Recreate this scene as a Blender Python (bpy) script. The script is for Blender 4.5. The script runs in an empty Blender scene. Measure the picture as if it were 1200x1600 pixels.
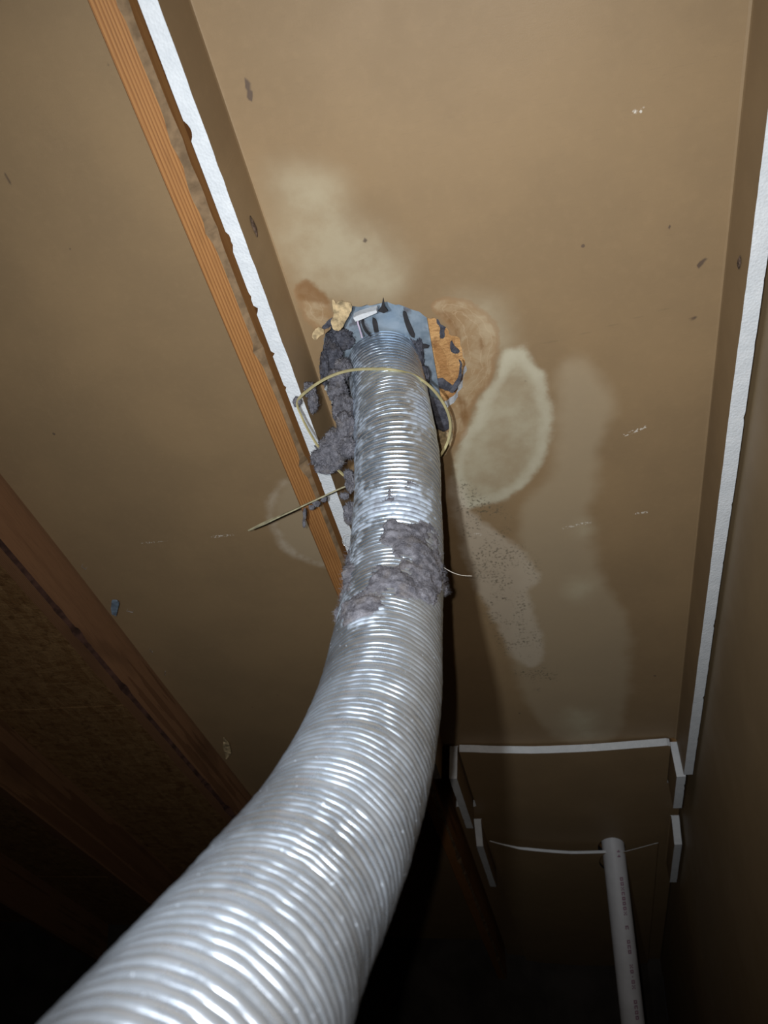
import bpy, math, random
import numpy as np
from mathutils import Vector, Matrix
from mathutils.geometry import delaunay_2d_cdt

random.seed(7)
rng = np.random.default_rng(7)
SC = bpy.context.scene
COL = SC.collection

# ------------------------------------------------------------------ frame of the attic
# roof coordinates: a = across the rafters, b = down the slope to the eave, c = square to the roof, outwards
F = 1155.0                                   # focal length in pixels of the 1200x1600 frame
PITCH = math.radians(30)
CAMPOS = np.array([0.0, 0.0, 1.3])           # attic floor is z = 0
dv = np.array([370 / F, 1185 / F, 1.0]); dv /= np.linalg.norm(dv)
ev = np.array([1.0, -0.1, -(dv[0] - 0.1 * dv[1]) / dv[2]]); ev /= np.linalg.norm(ev)
nv = np.cross(ev, dv)
SP, CP = math.sin(PITCH), math.cos(PITCH)
hv = nv * SP + dv * CP
uv = nv * CP - dv * SP
CW = np.array([ev, hv, uv])                  # camera vector -> world vector
BAS = np.array([ev, dv, nv])
def W(p):                                    # roof coordinates -> world
    p = np.asarray(p, float)
    a, b, c = p[..., 0], p[..., 1], p[..., 2]
    return CAMPOS + np.stack([a, b * CP + c * SP, -b * SP + c * CP], -1)
def ray(x, y): return np.array([(x - 600) / F, (y - 800) / F, 1.0])
def at(x, y, c):                             # point of the plane c in roof coordinates
    r = ray(x, y); return BAS @ (r * c / (nv @ r))
def atz(x, y, z): return BAS @ (ray(x, y) * z)
def proj(P):                                 # roof coordinates -> pixels, depth
    X = np.asarray(P) @ BAS
    return 600 + F * X[..., 0] / X[..., 2], 800 + F * X[..., 1] / X[..., 2], X[..., 2]
def plane(pts, c): return np.array([at(x, y, c)[:2] for x, y in pts])

# ------------------------------------------------------------------ camera, world, lamps, exposure
cam = bpy.data.objects.new('camera', bpy.data.cameras.new('camera'))
COL.objects.link(cam); SC.camera = cam
cam.data.sensor_fit = 'VERTICAL'; cam.data.sensor_height = 36; cam.data.lens = 36 * F / 1600
cam.data.clip_start = 0.01
cam.data.dof.use_dof = True; cam.data.dof.focus_distance = 0.95; cam.data.dof.aperture_fstop = 9.0
R = Matrix([list(r) for r in CW]) @ Matrix(((1, 0, 0), (0, -1, 0), (0, 0, -1)))
cam.matrix_world = Matrix.Translation(CAMPOS.tolist()) @ R.to_4x4()

w = bpy.data.worlds.new('world'); SC.world = w; w.use_nodes = True
w.node_tree.nodes['Background'].inputs[0].default_value = (0.05, 0.05, 0.06, 1)
w.node_tree.nodes['Background'].inputs[1].default_value = 0.05

def spot(name, pos, aim, power, col, size, angle, blend):
    L = bpy.data.lights.new(name, 'SPOT'); L.energy = power; L.color = col
    L.shadow_soft_size = size; L.spot_size = math.radians(angle); L.spot_blend = blend
    o = bpy.data.objects.new(name, L); COL.objects.link(o)
    p = W(pos); t = W(aim)
    o.location = p.tolist()
    o.rotation_euler = Vector((t - p).tolist()).to_track_quat('-Z', 'Y').to_euler()
    return o
# a hand torch held just left of the phone, and the phone's own flash beside its lens
spot('torch_lamp', (-0.078, 0.0, 0.0), at(660, 560, 0.864), 31, (0.86, 0.935, 1.0), 0.008, 106, 1.0)
spot('phone_flash', (-0.020, -0.012, 0.0), at(600, 800, 0.864), 16, (1.0, 0.94, 0.88), 0.003, 124, 1.0)

vs = SC.view_settings
vs.view_transform = 'Standard'; vs.look = 'None'; vs.exposure = 0.0; vs.gamma = 1.0; vs.use_curve_mapping = False

# ------------------------------------------------------------------ noise (numpy value noise)
_perm = np.random.default_rng(3).random((64, 64, 64))
def vnoise(P):
    P = np.asarray(P, float); i = np.floor(P).astype(int); f = P - i; f = f * f * (3 - 2 * f)
    r = 0
    for dx in (0, 1):
        for dy in (0, 1):
            for dz in (0, 1):
                wgt = (f[..., 0] if dx else 1 - f[..., 0]) * (f[..., 1] if dy else 1 - f[..., 1]) * (f[..., 2] if dz else 1 - f[..., 2])
                r = r + wgt * _perm[(i[..., 0] + dx) % 64, (i[..., 1] + dy) % 64, (i[..., 2] + dz) % 64]
    return r * 2 - 1
def fbm(P, o=4):
    P = np.asarray(P, float); s = 0; k = 1; t = 0
    for j in range(o):
        s = s + vnoise(P * 2 ** j + 17.3 * j) * k; t += k; k *= 0.5
    return s / t
def n2(a, b, sc, z=0.0, o=4):
    a, b = np.broadcast_arrays(np.asarray(a, float), np.asarray(b, float))
    return fbm(np.stack([a * sc + 31, b * sc + 57, np.full_like(a, z + 11.0)], -1), o)

def sdf(poly, x, y):                         # signed distance to a polygon, positive inside
    poly = np.asarray(poly, float); x = np.asarray(x); y = np.asarray(y)
    d = np.full(x.shape, 1e9); ins = np.zeros(x.shape, bool)
    for i in range(len(poly)):
        p, q = poly[i], poly[(i + 1) % len(poly)]
        ex, ey = q - p; wx, wy = x - p[0], y - p[1]
        t = np.clip((wx * ex + wy * ey) / (ex * ex + ey * ey + 1e-12), 0, 1)
        d = np.minimum(d, np.hypot(wx - ex * t, wy - ey * t))
        if abs(ey) > 1e-12:
            ins ^= ((p[1] > y) != (q[1] > y)) & (x < ex * (y - p[1]) / ey + p[0])
    return np.where(ins, d, -d)
def smooth_poly(poly, k=2):                  # Chaikin corner cutting
    P = np.asarray(poly, float)
    for _ in range(k):
        Q = np.roll(P, -1, 0); P = np.stack([P * .75 + Q * .25, P * .25 + Q * .75], 1).reshape(-1, P.shape[1])
    return P
def resample(P, step, closed=True):
    P = np.asarray(P, float)
    if closed: P = np.vstack([P, P[:1]])
    L = np.r_[0, np.cumsum(np.linalg.norm(np.diff(P, axis=0), axis=1))]
    n = max(3, int(L[-1] / step))
    t = np.linspace(0, L[-1], n + 1)
    Q = np.stack([np.interp(t, L, P[:, i]) for i in range(P.shape[1])], 1)
    return Q[:-1] if closed else Q

# ------------------------------------------------------------------ materials
class NT:
    def __init__(s, name):
        s.m = bpy.data.materials.new(name); s.m.use_nodes = True; s.t = s.m.node_tree
        s.b = s.t.nodes['Principled BSDF']
    def n(s, typ, **kw):
        x = s.t.nodes.new(typ)
        for k, v in kw.items(): setattr(x, k, v)
        return x
    def l(s, o, i): s.t.links.new(o, i)
    def put(s, sock, v):
        if hasattr(v, 'links') or isinstance(v, bpy.types.NodeSocket): s.l(v, sock)
        else: sock.default_value = (*v, 1) if isinstance(v, tuple) and len(v) == 3 and sock.type == 'RGBA' else v
    def attr(s, name, vec=False):
        x = s.n('ShaderNodeAttribute', attribute_name=name); return x.outputs['Vector' if vec else 'Fac']
    def math(s, op, a, b=0.0, c=0.0, clamp=False):
        x = s.n('ShaderNodeMath', operation=op, use_clamp=clamp)
        s.put(x.inputs[0], a); s.put(x.inputs[1], b); s.put(x.inputs[2], c); return x.outputs[0]
    def ramp(s, v, lo, hi, a=0.0, b=1.0):
        x = s.n('ShaderNodeMapRange', interpolation_type='SMOOTHSTEP'); s.put(x.inputs[0], v)
        for i, q in zip((1, 2, 3, 4), (lo, hi, a, b)): x.inputs[i].default_value = q
        return x.outputs[0]
    def mix(s, fac, a, b):
        x = s.n('ShaderNodeMix', data_type='RGBA'); s.put(x.inputs[0], fac); s.put(x.inputs[6], a); s.put(x.inputs[7], b); return x.outputs[2]
    def scale(s, vec, sc):
        x = s.n('ShaderNodeMapping'); s.l(vec, x.inputs[0]); x.inputs['Scale'].default_value = sc; return x.outputs[0]
    def noise(s, vec, sc, det=4.0, rough=.55, dist=0.0):
        x = s.n('ShaderNodeTexNoise'); s.l(vec, x.inputs['Vector'])
        x.inputs['Scale'].default_value = sc; x.inputs['Detail'].default_value = det
        x.inputs['Roughness'].default_value = rough; x.inputs['Distortion'].default_value = dist; return x.outputs[0]
    def voro(s, vec, sc, out='Distance', feature='F1'):
        x = s.n('ShaderNodeTexVoronoi', feature=feature); s.l(vec, x.inputs['Vector']); x.inputs['Scale'].default_value = sc; return x.outputs[out]
    def bump(s, h, strength=.3, dist=.001):
        x = s.n('ShaderNodeBump'); x.inputs['Strength'].default_value = strength; x.inputs['Distance'].default_value = dist
        s.l(h, x.inputs['Height']); s.l(x.outputs[0], s.b.inputs['Normal'])
    def done(s, col, rough=.8, metal=0.0, spec=.3):
        s.put(s.b.inputs['Base Color'], col); s.put(s.b.inputs['Roughness'], rough); s.put(s.b.inputs['Metallic'], metal)
        s.put(s.b.inputs['Specular IOR Level'], spec); return s.m

def kraft(name, stains=False, base=(.262, .175, .092)):
    k = NT(name); v = k.attr('abc', True)
    big = k.noise(v, 5.5, 3); fine = k.noise(v, 90, 4, .6)
    fib = k.noise(k.scale(v, (60, 420, 60)), 1.0, 3)
    col = k.mix(k.ramp(big, .35, .68), tuple(x * .93 for x in base), tuple(x * 1.06 for x in base))
    col = k.mix(k.math('MULTIPLY', k.ramp(fine, .45, .75), .13), col, tuple(x * 1.35 for x in base))
    col = k.mix(k.math('MULTIPLY', k.ramp(fib, .55, .8), .22), col, (.20, .135, .075))
    if stains:
        wob = k.math('MULTIPLY', k.math('SUBTRACT', k.noise(v, 26, 4, .6), .5), .026)
        wob2 = k.math('MULTIPLY', k.math('SUBTRACT', k.noise(v, 11, 3), .5), .05)
        sd = lambda n, w=wob: k.math('ADD', k.attr(n), w)
        vary = k.ramp(k.noise(v, 16, 5, .6), .3, .68, .45, 1.0)
        # old, pale tide marks where water dried
        f = k.ramp(sd('faint', wob2), -.012, .02)
        col = k.mix(k.math('MULTIPLY', f, .42), col, (.44, .36, .245))
        soft = k.ramp(sd('soft', wob2), -.025, .035)
        col = k.mix(k.math('MULTIPLY', k.math('MULTIPLY', soft, vary), .60), col, (.48, .42, .29))
        p = k.ramp(sd('pale'), -.003, .008)
        col = k.mix(k.math('MULTIPLY', k.math("MULTIPLY", p, vary), .66), col, (.49, .45, .325))
        prim = k.math('MULTIPLY', k.ramp(k.math('ABSOLUTE', k.math('SUBTRACT', sd('pale'), .010)), .0, .016, 1, 0), .35)
        col = k.mix(prim, col, (.60, .57, .44))
        q = k.ramp(k.math('ADD', sd('pinkish'), k.math('MULTIPLY', wob2, .5)), -.006, .012)
        col = k.mix(k.math('MULTIPLY', q, .60), col, (.52, .44, .34))
        # rusty brown rings round the hole
        br = k.ramp(sd('brown'), -.001, .004)
        bvar = k.ramp(k.noise(v, 38, 5, .6, .6), .35, .65)
        col = k.mix(k.math('MULTIPLY', br, .55), col, k.mix(bvar, (.32, .185, .082), (.46, .34, .205)))
        rim = k.ramp(k.math('ABSOLUTE', sd('brown')), .001, .005, 1, 0)
        rings = k.ramp(k.math('ABSOLUTE', k.math('SINE', k.math('MULTIPLY', sd('brown'), 330.0))), .0, .35, 1, 0)
        col = k.mix(k.math('MULTIPLY', k.math('MULTIPLY', rings, br), .30), col, (.52, .39, .25))
        col = k.mix(k.math('MULTIPLY', rim, .45), col, (.30, .17, .08))
        dk = k.ramp(sd('rust'), -.004, .005)
        col = k.mix(k.math('MULTIPLY', dk, .72), col, (.19, .09, .03))
        # mould specks
        sp = k.ramp(k.noise(v, 190, 4, .65), .52, .62)
        spread = k.ramp(k.noise(v, 24, 4), .44, .60)
        mo = k.math('MULTIPLY', k.ramp(k.attr('mould'), -.01, .02), k.math('MULTIPLY', sp, spread))
        col = k.mix(k.math('MULTIPLY', mo, .75), col, (.10, .085, .055))
        cr = k.ramp(k.attr('crease'), -.0022, .0004)
        col = k.mix(k.math('MULTIPLY', cr, .38), col, (.12, .085, .05))  # faint shade along the crease, put into the paper colour
    # scuffs and specks
    mk = k.ramp(k.attr('mark'), -.0012, .0012)
    col = k.mix(k.math('MULTIPLY', mk, .8), col, (.075, .05, .04))
    wm = k.ramp(k.attr('chalk'), -.0008, .0008)
    col = k.mix(k.math('MULTIPLY', k.math('MULTIPLY', wm, k.ramp(k.noise(v, 260, 2), .5, .62)), .7), col, (.75, .70, .62))
    spk = k.ramp(k.voro(v, 26), .05, .075, 1, 0)
    sel = k.ramp(k.noise(v, 13, 1), .62, .66)
    col = k.mix(k.math('MULTIPLY', k.math('MULTIPLY', spk, sel), .8), col, (.09, .06, .045))
    k.bump(k.math('ADD', fine, k.noise(v, 700, 2)), .18, .0006)
    return k.done(col, k.ramp(big, .3, .7, .62, .5), 0, .35)

def foam_mat():
    k = NT('white_foam'); v = k.attr('abc', True)
    bead = k.voro(v, 330); sm = k.noise(v, 60, 4)
    col = k.mix(k.ramp(sm, .3, .75), (.60, .625, .65), (.68, .70, .72))
    col = k.mix(k.math('MULTIPLY', k.ramp(k.noise(v, 120, 3), .66, .74), .35), col, (.45, .45, .46))
    k.bump(bead, .4, .0012)
    return k.done(col, .85, 0, .25)

def wood_mat(name, light, dark, deep, grime=.3):
    k = NT(name); v = k.attr('abc', True)
    warp = k.noise(k.scale(v, (4, 1.3, 4)), 3.0, 3)
    wv = k.n('ShaderNodeTexWave', wave_type='BANDS', bands_direction='X', wave_profile='SAW')
    mp = k.scale(v, (1, .022, 1)); k.l(mp, wv.inputs['Vector'])
    wv.inputs['Scale'].default_value = 82; wv.inputs['Distortion'].default_value = 5.5
    wv.inputs['Detail'].default_value = 2; wv.inputs['Detail Scale'].default_value = .55
    g = k.ramp(wv.outputs['Fac'], .25, .95)
    fine = k.noise(k.scale(v, (700, 22, 700)), 1.0, 3)
    col = k.mix(g, light, dark)
    col = k.mix(k.math('MULTIPLY', k.ramp(fine, .45, .8), .4), col, deep)
    col = k.mix(k.math('MULTIPLY', k.ramp(warp, .55, .75), grime), col, deep)
    kn = k.ramp(k.math('ADD', k.attr('mark'), k.math('MULTIPLY', k.math('SUBTRACT', k.noise(v, 130, 3), .5), .012)), -.001, .003)
    col = k.mix(k.math('MULTIPLY', kn, .85), col, (.06, .022, .008))
    k.bump(k.math('ADD', g, fine), .22, .0008)
    return k.done(col, .6, 0, .35)

def osb_mat(name, tint=1.0):
    k = NT(name); v = k.attr('abc', True)
    w1 = k.n('ShaderNodeTexVoronoi', feature='F1'); k.l(k.scale(v, (28, 80, 30)), w1.inputs['Vector']); w1.inputs['Scale'].default_value = 1
    w2 = k.n('ShaderNodeTexVoronoi', feature='F1'); k.l(k.scale(v, (70, 24, 30)), w2.inputs['Vector']); w2.inputs['Scale'].default_value = 1
    s1 = k.n('ShaderNodeSeparateColor'); k.l(w1.outputs['Color'], s1.inputs[0])
    s2 = k.n('ShaderNodeSeparateColor'); k.l(w2.outputs['Color'], s2.inputs[0])
    f = k.math('MULTIPLY', k.math('ADD', s1.outputs[0], s2.outputs[1]), .5)
    col = k.mix(f, (.40 * tint, .19 * tint, .065 * tint), (.74 * tint, .43 * tint, .18 * tint))
    col = k.mix(k.math('MULTIPLY', k.ramp(k.noise(v, 45, 4), .55, .7), .6), col, (.22 * tint, .09 * tint, .03 * tint))
    col = k.mix(k.math('MULTIPLY', k.ramp(k.noise(k.scale(v, (60, 300, 60)), 1.0, 4), .52, .7), .55), col, (.20 * tint, .085 * tint, .03 * tint))
    k.bump(k.math('ADD', f, k.noise(v, 160, 4, .7)), .9, .003)
    return k.done(col, .65, 0, .3)

def duct_mat():
    k = NT('foil_aluminium'); v = k.attr('abc', True)
    g = k.attr('grime')
    n1 = k.noise(v, 70, 5, .6); n2_ = k.noise(v, 300, 3)
    f = k.ramp(k.math('ADD', g, k.math('MULTIPLY', k.math('SUBTRACT', n1, .5), 1.1)), .36, .95)
    fleck = k.math('MULTIPLY', k.ramp(n2_, .68, .72), .35)
    f = k.math('MAXIMUM', f, fleck)
    film = k.ramp(k.noise(v, 9, 3), .3, .7, .06, .14)
    f2 = k.math('MAXIMUM', film, k.math('MULTIPLY', f, .9))
    col = k.mix(f2, (.72, .82, .95), k.mix(f, (.42, .52, .66), (.15, .155, .18)))
    rough = k.math('ADD', k.ramp(n1, .3, .7, .24, .36), k.math('MULTIPLY', f, .45))
    met = k.math('SUBTRACT', 1.0, k.math('MULTIPLY', f2, .95))
    k.bump(n2_, .10, .0004)
    return k.done(col, rough, met, .5)

def lint_mat(name, c1=(.095, .093, .108), c2=(.225, .22, .245), c3=(.185, .165, .155)):
    k = NT(name); v = k.attr('abc', True)
    n1 = k.noise(v, 120, 5, .65); n3 = k.noise(v, 55, 3)
    col = k.mix(k.ramp(n1, .3, .7), c1, c2)
    col = k.mix(k.math('MULTIPLY', k.ramp(n3, .52, .68), .5), col, c3)
    k.bump(k.noise(v, 600, 4, .7), .9, .002)
    return k.done(col, 1.0, 0, .05)

def galv_mat():
    k = NT('galvanised_steel'); v = k.attr('abc', True)
    n1 = k.noise(v, 60, 5, .6); n3 = k.noise(v, 24, 4)
    f = k.ramp(n3, .56, .66)
    col = k.mix(k.ramp(n1, .3, .7), (.26, .335, .41), (.40, .475, .55))
    col = k.mix(f, col, (.13, .135, .155))
    return k.done(col, k.ramp(n1, .3, .7, .45, .65), k.math('SUBTRACT', .55, k.math('MULTIPLY', f, .5)), .4)

def plain(name, c, rough=.6, metal=0.0, spec=.4, var=.12, sc=80, trans=0.0):
    k = NT(name); v = k.attr('abc', True); n1 = k.noise(v, sc, 4)
    col = k.mix(k.ramp(n1, .3, .7), tuple(x * (1 - var) for x in c), tuple(min(1, x * (1 + var)) for x in c))
    if trans: k.b.inputs['Transmission Weight'].default_value = trans
    return k.done(col, rough, metal, spec)

M_KRAFT = kraft('kraft_paper'); M_STAIN = kraft('water_stained_kraft_paper', True)
M_WALL = kraft('wall_kraft_paper', False, (.25, .172, .09))
M_FOAM = foam_mat()
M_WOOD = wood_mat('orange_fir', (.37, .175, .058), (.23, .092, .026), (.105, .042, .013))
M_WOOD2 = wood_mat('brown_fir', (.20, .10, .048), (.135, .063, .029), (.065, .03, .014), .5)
M_BARK = plain('dusty_wane', (.19, .125, .07), .85, 0, .2, .3, 60)
M_OSB = osb_mat('strand_board', .46); M_OSBF = osb_mat('fresh_strand_board', 1.0)
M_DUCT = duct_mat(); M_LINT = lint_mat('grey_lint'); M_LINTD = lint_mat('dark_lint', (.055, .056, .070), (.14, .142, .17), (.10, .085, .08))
M_GALV = galv_mat()
M_TIE = plain('yellowed_nylon', (.38, .33, .17), .42, 0, .5, .18, 50)
M_TIED = plain('dusty_nylon', (.46, .42, .27), .7, 0, .3, .25, 90)
M_PVC = plain('white_pvc', (.60, .60, .62), .4, 0, .5, .06, 20)
M_PRINT = plain('purple_print', (.30, .17, .23), .6)
M_TORN = plain('torn_paper', (.43, .325, .185), .85, 0, .2, .5, 110)
M_DARK = plain('black_mastic_and_rim_shade', (.035, .033, .035), .8, 0, .2, .3, 60)
M_WIRE = plain('lilac_wire', (.62, .52, .66), .45)
M_STAPLE = plain('staple_steel', (.62, .62, .64), .35, .9)
M_BLUE = plain('blue_grey_plastic', (.16, .21, .27), .6)
M_CLEAR = plain('clear_plastic', (.9, .9, .9), .08, 0, .6, .02, 10, .85)
M_HAIR = plain('pale_fibre', (.75, .70, .62), .5)
M_SLOT = plain('slot_shade', (.11, .075, .055), .9, 0, .1, .5, 260)
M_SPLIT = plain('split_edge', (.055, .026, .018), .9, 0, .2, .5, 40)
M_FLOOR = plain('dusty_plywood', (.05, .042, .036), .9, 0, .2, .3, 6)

# ------------------------------------------------------------------ object helpers
def mesh_obj(name, P, faces, mats, parent=None, base=None, mi=None, attrs=None, smooth=False, world=None, coord=None):
    """P in roof coordinates (or world=array of world points). One mesh object."""
    P = np.asarray(P, float)
    V = W(P) if world is None else np.asarray(world)
    if parent is not None: base = np.array(parent['_base'])
    elif base is None: base = V.mean(0)
    me = bpy.data.meshes.new(name)
    me.from_pydata((V - base).tolist(), [], [list(map(int, f)) for f in faces] if not isinstance(faces, np.ndarray) else faces.tolist())
    mats = mats if isinstance(mats, (list, tuple)) else [mats]
    for m in mats: me.materials.append(m)
    if mi is not None: me.polygons.foreach_set('material_index', np.asarray(mi, np.int32))
    if smooth is True: me.polygons.foreach_set('use_smooth', np.ones(len(me.polygons), bool))
    elif smooth is not False: me.polygons.foreach_set('use_smooth', np.asarray(smooth, bool))
    at_ = me.attributes.new('abc', 'FLOAT_VECTOR', 'POINT')
    at_.data.foreach_set('vector', np.asarray(P if coord is None else coord, np.float32).ravel())
    for k, val in (attrs or {}).items():
        x = me.attributes.new(k, 'FLOAT', 'POINT'); x.data.foreach_set('value', np.asarray(val, np.float32))
    for k in ('mark', 'chalk'):
        if k not in (attrs or {}):
            x = me.attributes.new(k, 'FLOAT', 'POINT'); x.data.foreach_set('value', np.full(len(P), -1, np.float32))
    me.update()
    o = bpy.data.objects.new(name, me); COL.objects.link(o)
    if parent is not None: o.parent = parent
    else: o.location = base.tolist()
    return o
def tag(o, label=None, cat=None, group=None, kind=None):
    if label: o['label'] = label
    if cat: o['category'] = cat
    if group: o['group'] = group
    if kind: o['kind'] = kind
    return o
def thing(name, basep, label=None, cat=None, group=None, kind=None, world=False):
    o = bpy.data.objects.new(name, None); COL.objects.link(o)
    p = np.asarray(basep, float) if world else W(basep)
    o.location = p.tolist(); o['_base'] = p.tolist(); o.empty_display_size = .05
    return tag(o, label, cat, group, kind)

def slab(outline, step, cfun, thick, holes=(), mp=None, extra=None, jitter=0.0):
    """Fill an outline (a,b) with a fine triangle net and give it thickness upwards (+c).
       Returns P, faces, face kinds (0 under, 1 edge, 2 top), a, b."""
    pts = []; edges = []
    def loop(P):
        i0 = len(pts); n = len(P)
        pts.extend(P.tolist()); edges.extend([(i0 + i, i0 + (i + 1) % n) for i in range(n)])
    loop(outline)
    for h in holes: loop(h)
    lo, hi = outline.min(0), outline.max(0)
    g = np.stack(np.meshgrid(np.arange(lo[0] + step, hi[0], step), np.arange(lo[1] + step, hi[1], step)), -1).reshape(-1, 2)
    if jitter: g = g + (rng.random(g.shape) - .5) * step * jitter
    keep = sdf(outline, g[:, 0], g[:, 1]) > step * .45
    for h in holes: keep &= sdf(h, g[:, 0], g[:, 1]) < -step * .45
    pts.extend(g[keep].tolist())
    v, e_, f, _, _, _ = delaunay_2d_cdt([Vector(p) for p in pts], edges, [], 0, 1e-7)
    v = np.array([tuple(p) for p in v]); f = np.array([t for t in f if len(t) == 3])
    c = v[f].mean(1)
    keep = sdf(outline, c[:, 0], c[:, 1]) > 0
    for h in holes: keep &= sdf(h, c[:, 0], c[:, 1]) < 0
    f = f[keep]
    A = v[f]; cr = (A[:, 1, 0] - A[:, 0, 0]) * (A[:, 2, 1] - A[:, 0, 1]) - (A[:, 1, 1] - A[:, 0, 1]) * (A[:, 2, 0] - A[:, 0, 0])
    f[cr < 0] = f[cr < 0][:, ::-1]
    used = np.unique(f); rm = -np.ones(len(v), int); rm[used] = np.arange(len(used)); v = v[used]; f = rm[f]
    n = len(v); cu = cfun(v[:, 0], v[:, 1]) * np.ones(n)
    th = thick(v[:, 0], v[:, 1]) if callable(thick) else thick
    P = np.vstack([np.c_[v, cu], np.c_[v, cu + th]])
    # boundary edges
    cnt = {}
    for t in f:
        for i in range(3):
            p, q = int(t[i]), int(t[(i + 1) % 3]); cnt[(p, q)] = 1
    be = [(p, q) for (p, q) in cnt if (q, p) not in cnt]
    # separate vertices for the edge strip so shading breaks cleanly
    bi = np.unique(np.array(be).ravel()); pos = {int(b): i for i, b in enumerate(bi)}; m = len(bi)
    P = np.vstack([P, P[bi], P[bi + n]])
    faces = [list(t[::-1]) for t in f] + [list(t + n) for t in f]
    kinds = [0] * len(f) + [2] * len(f)
    for p, q in be:
        faces.append([2 * n + pos[p], 2 * n + pos[q], 2 * n + m + pos[q], 2 * n + m + pos[p]]); kinds.append(1)
    return P, faces, np.array(kinds)

def rect(a0, a1, b0, b1, step):
    return resample(np.array([(a0, b0), (a1, b0), (a1, b1), (a0, b1)]), step)

def prism_b(sec_fn, bs):
    """sweep a closed section [(a,c)...] along b; sec_fn(b)->(k,2). Faces grouped by side index."""
    S = [np.asarray(sec_fn(b)) for b in bs]; k = len(S[0]); P = []; faces = []; side = []
    for b, s in zip(bs, S):
        for j in range(k):            # doubled verts give crisp corners
            P.append((s[j][0], b, s[j][1])); P.append((s[(j + 1) % k][0], b, s[(j + 1) % k][1]))
    for i in range(len(bs) - 1):
        for j in range(k):
            o = i * 2 * k + 2 * j; q = o + 2 * k
            faces.append([o, o + 1, q + 1, q]); side.append(j)
    n0 = len(P)
    for s, b, fl in ((S[0], bs[0], 1), (S[-1], bs[-1], 0)):
        i0 = len(P); P += [(x[0], b, x[1]) for x in s]
        L = list(range(i0, i0 + k)); faces.append(L[::-1] if fl else L); side.append(k)
    return np.array(P), faces, np.array(side)

def tube(pts, r, sides=8, closed=False, flat=None, up=None):
    """round (or flat=(w,t)) sweep along pts in roof coordinates"""
    Q = np.asarray(pts, float); n = len(Q)
    T = np.gradient(Q, axis=0)
    if closed: T = np.roll(Q, -1, 0) - np.roll(Q, 1, 0)
    T /= np.linalg.norm(T, axis=1)[:, None] + 1e-12
    u = np.array(up if up is not None else (0.3, 0.2, 1.0), float)
    P = []; faces = []
    for i in range(n):
        if up is None and i:
            u = u - T[i] * (u @ T[i])
        s = np.cross(T[i], u); s /= np.linalg.norm(s) + 1e-12; t = np.cross(s, T[i])
        if up is None: u = t
        ri = r[i] if hasattr(r, '__len__') else r
        if flat:
            w_, h_ = flat; w_ = w_ * (ri); h_ = h_ * (ri)
            ring = [(-w_, -h_), (w_, -h_), (w_, h_), (-w_, h_)]
            P += [Q[i] + s * x + t * y for x, y in ring]
        else:
            P += [Q[i] + ri * (s * math.cos(2 * math.pi * j / sides) + t * math.sin(2 * math.pi * j / sides)) for j in range(sides)]
    k = 4 if flat else sides
    for i in range(n if closed else n - 1):
        for j in range(k):
            a_, b_ = i * k, ((i + 1) % n) * k
            faces.append([a_ + j, a_ + (j + 1) % k, b_ + (j + 1) % k, b_ + j])
    if not closed:
        faces.append(list(range(k))[::-1]); faces.append(list(range((n - 1) * k, n * k)))
    return np.array(P), faces
def catmull(P, m=24):
    P = np.asarray(P, float); Q = np.vstack([2 * P[0] - P[1], P, 2 * P[-1] - P[-2]]); out = []
    for i in range(1, len(Q) - 2):
        p0, p1, p2, p3 = Q[i - 1:i + 3]
        for t in np.linspace(0, 1, m, endpoint=False):
            out.append(.5 * ((2 * p1) + (-p0 + p2) * t + (2 * p0 - 5 * p1 + 4 * p2 - p3) * t * t + (-p0 + 3 * p1 - 3 * p2 + p3) * t ** 3))
    out.append(P[-1]); return np.array(out)
def merge(*meshes):
    P = []; faces = []; o = 0
    for p, f in meshes:
        P.append(np.asarray(p)); faces += [[int(i) + o for i in q] for q in f]; o += len(p)
    return np.vstack(P), faces
def fibres(roots, normals, n, length, r=.00016, seed=0, curl=.6):
    g = np.random.default_rng(seed); P = []; faces = []
    idx = g.integers(0, len(roots), n)
    for i in idx:
        d = normals[i] + g.normal(0, .75, 3); d /= np.linalg.norm(d) + 1e-9
        L = length * (.35 + g.random()); q = roots[i].copy(); bend = g.normal(0, curl, 3)
        s = np.cross(d, g.normal(0, 1, 3)); s /= np.linalg.norm(s) + 1e-9; t = np.cross(d, s)
        o = len(P)
        for j in range(4):
            rr = r * (1 - j * .22)
            for an in (0, 2.094, 4.189): P.append(q + rr * (s * math.cos(an) + t * math.sin(an)))
            d = d + bend * .45; d /= np.linalg.norm(d); q = q + d * L / 3
        for j in range(3):
            for m in range(3):
                faces.append([o + 3 * j + m, o + 3 * j + (m + 1) % 3, o + 3 * j + 3 + (m + 1) % 3, o + 3 * j + 3 + m])
    return np.array(P), faces

# ------------------------------------------------------------------ levels
C_PANEL, C_LOW, C_DECK = .864, .778, .918
TH = .018
RAFT = [(-.360, -.321), (-.928, -.888), (-1.515, -1.475), (-2.135, -2.095), (-2.76, -2.72)]

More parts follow.
